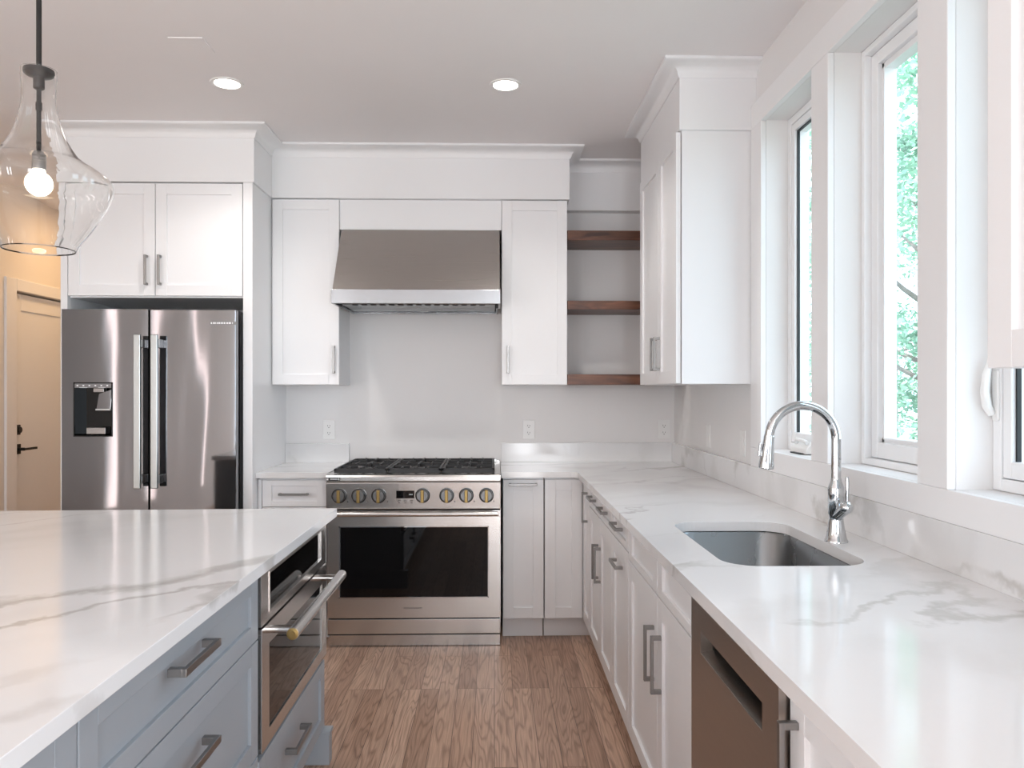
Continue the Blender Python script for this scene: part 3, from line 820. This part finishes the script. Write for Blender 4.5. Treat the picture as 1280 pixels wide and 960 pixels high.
def fdoor(x0, x1, z0, z1, hole=None):
    b = B()
    if hole:
        a0, a1, c0, c1 = hole
        for q in ((x0, a0, z0, z1), (a1, x1, z0, z1), (a0, a1, z0, c0), (a0, a1, c1, z1)): box(b, q[0], q[1], 0, .068, q[2], q[3])
        bmesh.ops.remove_doubles(b, verts=b.verts, dist=.0001)
        ins = [f for f in b.faces if all(abs(v.co.x - f.calc_center_median().x) < 1e-6 for v in f.verts)]
    else: box(b, x0, x1, 0, .068, z0, z1)
    return b


hx0, hx1, hz0, hz1 = .060, .256, 1.104, 1.380
dl = obj('door', fdoor(0, .4345, .70, 1.752, (hx0, hx1, hz0, hz1)), 'fridge', t)
dr_ = obj('door', fdoor(.4425, FW, .70, 1.752), 'fridge', t, bevel=.004)
fz = obj('freezer_drawer', fdoor(0, FW, .07, .69), 'fridge', t, bevel=.004)
b = B(); box(b, .4345, .4425, .02, .074, .70, 1.75); obj('door_seal', b, 'dark', t)


def fhandle(x, par):
    b = B(); box(b, x - .017, x + .017, -.062, -.046, .846, 1.620)
    o = obj('handle', b, 'fridgehandle', par, bevel=.003)
    b = B(); box(b, x - .012, x + .022, -.046, 0, 1.555, 1.597); obj('handle_mount', b, 'nickel', t, bevel=.002)
    b = B(); box(b, x - .012, x + .022, -.046, 0, .870, .912); obj('handle_mount', b, 'nickel', t, bevel=.002)


fhandle(.404, dl); fhandle(.489, dr_)
b = B(); box(b, .06, FW - .06, -.062, -.046, .585, .615); box(b, .12, .15, -.046, 0, .588, .612); box(b, FW - .15, FW - .12, -.046, 0, .588, .612); obj('handle', b, 'fridgehandle', fz, bevel=.003)
dp = B()   # dispenser niche: frame, back, floor
box(dp, hx0, hx1, .055, .066, hz0, hz1); box(dp, hx0, hx0 + .006, -.003, .055, hz0, hz1); box(dp, hx1 - .006, hx1, -.003, .055, hz0, hz1)
box(dp, hx0, hx1, -.003, .055, hz1 - .006, hz1); prism(dp, [(-.003, hz0), (.055, hz0), (.055, hz0 + .012), (-.003, hz0 + .006)], 0, hx0 + .006, hx1 - .006)
dp = obj('dispenser', dp, 'glassblack', t)
b = B(); box(b, hx0 + .006, hx1 - .006, -.002, .03, hz1 - .028, hz1 - .006); obj('dispenser_controls', b, 'fridgeside', dp)
b = B()
for k in range(6): box(b, hx0 + .016 + k * .030, hx0 + .024 + k * .030, -.003, -.0015, hz1 - .020, hz1 - .013)
box(b, hx0 + .03, hx0 + .07, -.003, -.001, hz1 - .0275, hz1 - .0255); box(b, hx0 + .125, hx0 + .16, -.003, -.001, hz1 - .0275, hz1 - .0255)
obj('control_marks', b, 'whiteprint', dp)
b = B(); box(b, hx0 + .095, hx0 + .148, .006, .04, hz1 - .050, hz1 - .029); obj('spout_block', b, 'nickel', dp, bevel=.002)
b = B(); prism(b, [(hx0 + .105, 1.243), (hx0 + .176, 1.243), (hx0 + .184, 1.345), (hx0 + .118, 1.322)], 1, .018, .026); obj('paddle', b, 'fridge', dp, bevel=.001)
b = B(); box(b, hx0 + .103, hx0 + .178, .012, .028, 1.237, 1.245); obj('paddle_edge', b, 'fridgehandle', dp)
b = B(); box(b, hx0 + .064, hx0 + .160, -.002, .045, hz0 + .013, hz0 + .046); obj('drip_tray', b, 'nickel', dp, bevel=.002)
b = B(); box(b, .748, .882 - .005, -.0015, .001, 1.674, 1.690); bd = obj('badge', b, 'fridgeside', dr_)
b = B()
for x0, x1 in ((.751, .757), (.762, .768), (.770, .776), (.781, .786), (.789, .799), (.803, .812), (.816, .824), (.830, .838), (.841, .853), (.859, .862)): box(b, x0, x1, -.0022, -.0012, 1.678, 1.687)
obj('badge_marks', b, 'whiteprint', t)

# ------------------------------------------------------------------ island
b = B(); plate(b, [(-1.86, .35), (-.577, .35), (-.577, 2.830), (-1.86, 2.795)], [], .876, .906)
tag(obj('island_countertop', b, 'quartz_island', bevel=.0015), 'large white veined quartz top of the island in front of the refrigerator', 'countertop')
IX = -.634


def isl(name, label, y0, cat='cabinet'):
    return thing(name, label, cat, (IX, y0, 0), PI / 2)


BP = dict(bar=.016, proj=.036)
t = isl('island_cabinet', 'grey-blue island base with three drawers, in front of the built-in microwave', 1.148)
base_carcass(t, .864, .60, 'grey')
front(t, 'drawer', .002, .862, .692, .862, 'grey', (.40, .805, .185, False, BP), rail=.045, stile=.055)
front(t, 'drawer', .002, .862, .390, .688, 'grey', (.40, .600, .185, False, BP), rail=.050, stile=.055)
front(t, 'drawer', .002, .862, .120, .386, 'grey', (.40, .300, .185, False, BP), rail=.050, stile=.055)
t = isl('island_cabinet', 'grey-blue island base at the bottom left corner of the view, nearest the camera', .36)
base_carcass(t, .786, .60, 'grey')
front(t, 'door', .002, .391, .120, .862, 'grey', (.345, .72, .185, True, BP)); front(t, 'door', .395, .784, .120, .862, 'grey', (.44, .72, .185, True, BP))
t = isl('island_cabinet', 'grey-blue island end cabinet that houses the microwave, with one low drawer', 2.014)
b = B(); box(b, .001, .785, 0, .60, .115, .374); box(b, .001, .012, 0, .60, .374, .872); box(b, .774, .785, 0, .60, .374, .872); box(b, .012, .774, .58, .60, .374, .872); obj('carcass', b, 'grey', t)
b = B(); box(b, .001, .72, .065, .081, 0, .115); obj('toe_kick', b, 'grey', t)
b = B(); box(b, .740, .786, -.045, .60, 0, .108); box(b, .736, .790, -.049, .60, .108, .122); obj('plinth', b, 'grey', t, bevel=.002)
front(t, 'drawer', .006, .776, .124, .366, 'grey', (.345, .275, .185, False, BP), rail=.045, stile=.055)
b = B(); box(b, -1.84, -1.236, .36, 2.79, .0, .872)
tag(obj('island_back_panel', b, 'grey', bevel=.002), 'grey-blue panelled back of the island, under its overhang', 'panel')

# ---- microwave in the island
t = isl('microwave', 'built-in drawer microwave with a long steel bar handle, in the island end', 2.014)
b = B(); box(b, .016, .770, .004, .55, .378, .868); obj('body', b, 'black', t)


def framed(x0, x1, z0, z1, fx, fz, yf, dep=.022):
    b = B()
    for a in ((x0, x0 + fx, z0, z1), (x1 - fx, x1, z0, z1), (x0 + fx, x1 - fx, z0, z0 + fz), (x0 + fx, x1 - fx, z1 - fz, z1)): box(b, a[0], a[1], yf, yf + dep, a[2], a[3])
    bmesh.ops.remove_doubles(b, verts=b.verts, dist=.0001); return b


cpn = obj('control_frame', framed(.010, .776, .716, .868, .070, .022, -.024), 'steel', t)
b = B(); box(b, .076, .710, -.020, -.004, .735, .850); obj('control_glass', b, 'glassblack', cpn)
b = B()
for a in ((.080, .706, .738, .743), (.080, .706, .842, .847), (.080, .085, .743, .842), (.701, .706, .743, .842)): box(b, a[0], a[1], -.026, -.019, a[2], a[3])
obj('control_trim', b, 'steel', cpn)
db = B()
for a in ((.010, .076, .385, .710), (.710, .776, .385, .710), (.076, .710, .385, .425), (.076, .710, .655, .710)): box(db, a[0], a[1], -.026, -.002, a[2], a[3])
bmesh.ops.remove_doubles(db, verts=db.verts, dist=.0001); mdoor = obj('door', db, 'steel', t)
b = B(); box(b, .078, .708, -.022, -.004, .427, .653); obj('door_glass', b, 'glassblack', mdoor)
b = B(); tube(b, [(.040, -.098, .690), (.700, -.098, .690)], .0165, 24)
for x in (.085, .655): tube(b, [(x, -.098, .690), (x, -.026, .690)], .011, 16)
mh = obj('door_handle', b, 'steel', mdoor, smooth=True)
for x, sg in ((.040, -1), (.700, 1)):
    b = B(); lathe(b, [(0, 0), (.0155, 0), (.0155, .003), (.009, .004), (.009, .006), (0, .006)], 24, mtx=Matrix.Translation((x, -.098, .690)) @ Matrix.Rotation(sg * PI / 2, 4, 'Y'))
    cp_ = obj('handle_cap', b, 'brass', t, smooth=True); cp_['label'] = 'brass end cap'

# ------------------------------------------------------------------ pendant
PX, PY = -1.079, 1.845
s = 527.
zy = lambda y: 1.335 + (489 - y) / s
profp = [(88, 20.2), (97, 20.3), (110, 19.5), (124, 19.2), (134, 20), (143, 21.8), (159, 26), (173, 31), (184, 38), (195, 46.6), (203, 58.8), (211, 73.7), (219, 85.5), (224, 89.8), (229, 91), (238, 89.8), (254, 82.5), (270.5, 72), (287, 60.5), (300, 49.5), (307, 44.5), (311.5, 42.5)]
out = [((r if r < 30 else 30 + (r - 30) * .89) / s, zy(y)) for y, r in profp]
t = thing('pendant_light', 'clear teardrop glass pendant lamp on a dark rod, above the island', 'pendant lamp', (PX, PY, 1.676))
b = B()
pr = [(r, z - 1.676) for r, z in out]; inn = [(max(r - .0028, .002), z) for r, z in pr][::-1]
lathe(b, pr + [(pr[-1][0] - .0014, pr[-1][1] - .003)] + inn, 64, close=True)
obj('glass_shade', b, 'clearglass', t, smooth=True)
zt = zy(90) - 1.676
b = B(); lathe(b, [(0, zt + .006), (.006, zt + .006), (.032, zt + .004), (.033, zt), (.033, zt - .006), (.030, zt - .009), (.012, zt - .014), (.012, zt - .040), (.008, zt - .043), (0, zt - .043)], 32)
obj('top_cap', b, 'rod', t, smooth=True)
b = B(); tube(b, [(0, 0, zt - .03), (0, 0, zt - .192)], .0052, 14); lathe(b, [(0, zt - .092), (.007, zt - .092), (.007, zt - .074), (0, zt - .074)], 14)
obj('stem', b, 'rod', t, smooth=True)
b = B(); lathe(b, [(0, zt - .190), (.009, zt - .190), (.0145, zt - .198), (.0150, zt - .232), (0, zt - .232)], 24); obj('socket', b, 'nickel', t, smooth=True)
b = B(); lathe(b, [(0, .0), (.013, .0), (.014, -.006)] + [(0.0265 * math.sin(a), -.034 - 0.0265 * math.cos(a)) for a in [math.radians(d) for d in range(152, -1, -8)]][::1], 28, at=(0, 0, zt - .231)); obj('bulb', b, 'bulb', t, smooth=True)
b = B(); tube(b, [(0, 0, zt + .004), (0, 0, CEIL - 1.676 - .02)], .0058, 14); obj('rod', b, 'rod', t, smooth=True)
b = B(); lathe(b, [(0, -.024), (.058, -.022), (.062, -.012), (.062, 0), (0, 0)], 32, at=(0, 0, CEIL - 1.676)); obj('ceiling_canopy', b, 'rod', t, smooth=True)
lamp('pendant_lamp', 'POINT', (PX, PY, zt + 1.676 - .265), 1.5, (1, .82, .6), shadow_soft_size=.03)

# ------------------------------------------------------------------ ceiling fittings
for x, y, lab in ((-1.193, 3.457, 'lit recessed ceiling light above the front of the refrigerator'), (.050, 3.446, 'lit recessed ceiling light above the right end of the range')):
    t = thing('recessed_light', lab, 'ceiling light', (x, y, CEIL), 0, 'recessed ceiling lights')
    b = B(); lathe(b, [(.054, 0), (.072, 0), (.071, -.004), (.058, -.005), (.054, -.002)], 36, close=True); obj('trim_ring', b, 'plastic', t, smooth=True)
    b = B(); lathe(b, [(0, -.0035), (.054, -.0035), (.054, -.0005), (0, -.0005)], 36); obj('lens', b, 'led', t)
    lamp('recessed_lamp', 'SPOT', (x, y, CEIL - .012), 32, (1, .95, .905), (0, 0, 0), spot_size=math.radians(135), spot_blend=.6, shadow_soft_size=.05)
b = B(); box(b, -1.268, -1.134, 3.01, 3.144, CEIL - .004, CEIL)
tag(obj('ceiling_plate', b, 'ceiling', bevel=.001), 'small flat white square cover plate on the ceiling left of the recessed lights', 'cover plate')
lamp('hall_lamp', 'AREA', (-2.75, 5.7, CEIL - .03), 8, (1, .62, .30), (0, 0, 0), shape='DISK', size=.3)


# ------------------------------------------------------------------ outlets and switches
def outlet(label, loc, rotz=0.0, switch=False):
    t = thing('wall_switch' if switch else 'power_outlet', label, 'switch' if switch else 'outlet', loc, rotz, 'wall switches' if switch else 'power outlets')
    b = B(); box(b, -.036, .036, -.005, 0, -.058, .058); obj('cover_plate', b, 'plastic', t, bevel=.0025)
    if switch:
        b = B(); prism(b, [(-.005, -.033), (-.0085, 0), (-.006, .033), (-.004, .033), (-.004, -.033)], 0, -.0165, .0165); obj('rocker', b, 'plastic', t)
    else:
        for dz in (-.021, .021):
            b = B(); prism(b, fillet([(-.017, -.0145 + dz), (.017, -.0145 + dz), (.017, .0145 + dz), (-.017, .0145 + dz)], [.006] * 4, 4), 1, -.0065, -.004); r_ = obj('receptacle', b, 'plastic', t)
            b = B(); box(b, -.0075, -.0055, -.007, -.006, -.001 + dz, .008 + dz); box(b, .0055, .0075, -.007, -.006, -.001 + dz, .007 + dz); box(b, -.0022, .0022, -.007, -.006, -.010 + dz, -.0055 + dz); obj('slots', b, 'dark', r_)


outlet('white duplex outlet on the back wall left of the range', (-1.0, YW, 1.102))
outlet('white duplex outlet on the back wall just right of the range', (.209, YW, 1.102))
outlet('white duplex outlet on the back wall in the corner below the shelves', (1.035, YW, 1.102))
outlet('white wall switch on the window wall, the one closer to the corner', (XW, 3.915, 1.104), -PI / 2, True)
outlet('white wall switch on the window wall, the one closer to the windows', (XW, 3.37, 1.104), -PI / 2, True)

# ------------------------------------------------------------------ outdoors
b = B(); box(b, 1.40, 45, -20, 60, -.9, -.6); struct('ground', b, 'lawn')


def tree(name, label, x, y, h, rad, n, z0=.4):
    t = thing(name, label, 'tree', (x, y, -.6), 0, 'trees outside the windows')
    b = B(); tube(b, [(0, 0, 0), (.04, .02, h * .35), (-.03, .05, h * .7), (.02, 0, h * .95)], [.16, .12, .07, .03], 8)
    for k in range(7):
        a = rnd.uniform(0, 2 * PI); z = h * rnd.uniform(.25, .75); L = rad * rnd.uniform(.5, .85)
        tube(b, [(0, 0, z), (L * .5 * math.cos(a), L * .5 * math.sin(a), z + .3), (L * math.cos(a), L * math.sin(a), z + .7)], [.05, .035, .012], 6)
    obj('trunk', b, 'bark', t)
    b = B(); cl = []
    for k in range(46):
        a = rnd.uniform(0, 2 * PI); z = rnd.uniform(z0, h); f = rad * math.sqrt(max(0.05, 1 - ((z - h * .5) / (h * .56)) ** 2)); q = f * math.sqrt(rnd.random())
        cl.append((q * math.cos(a), q * math.sin(a), z, rnd.uniform(.35, .8)))
    for k in range(n):
        c = rnd.choice(cl); p = Vector((rnd.gauss(0, 1), rnd.gauss(0, 1), rnd.gauss(0, .7))) * c[3] * .55 + Vector(c[:3])
        u = Vector((rnd.uniform(-1, 1), rnd.uniform(-1, 1), rnd.uniform(-.6, .6))).normalized(); v = u.cross(Vector((rnd.uniform(-1, 1), rnd.uniform(-1, 1), rnd.uniform(-1, 1)))).normalized()
        s = rnd.uniform(.04, .08)
        b.faces.new([b.verts.new(p + q) for q in (-u * s, v * s * .5, u * s, -v * s * .5)])
    obj('foliage', b, 'leaf', t)


tree('leafy_tree', 'pale green leafy tree seen through the middle window, nearer one', 6.7, 11.5, 7.0, 1.9, 16000)
tree('leafy_tree', 'pale green leafy tree seen through the middle window, farther one', 11.0, 21, 9.5, 3.2, 12000)
tree('leafy_tree', 'pale green leafy tree seen through the narrow far window', 6.6, 16.8, 8, 2.1, 8000)
tree('leafy_tree', 'pale green leafy tree outside the near right window', 12.6, 13.8, 8, 2.4, 5000)
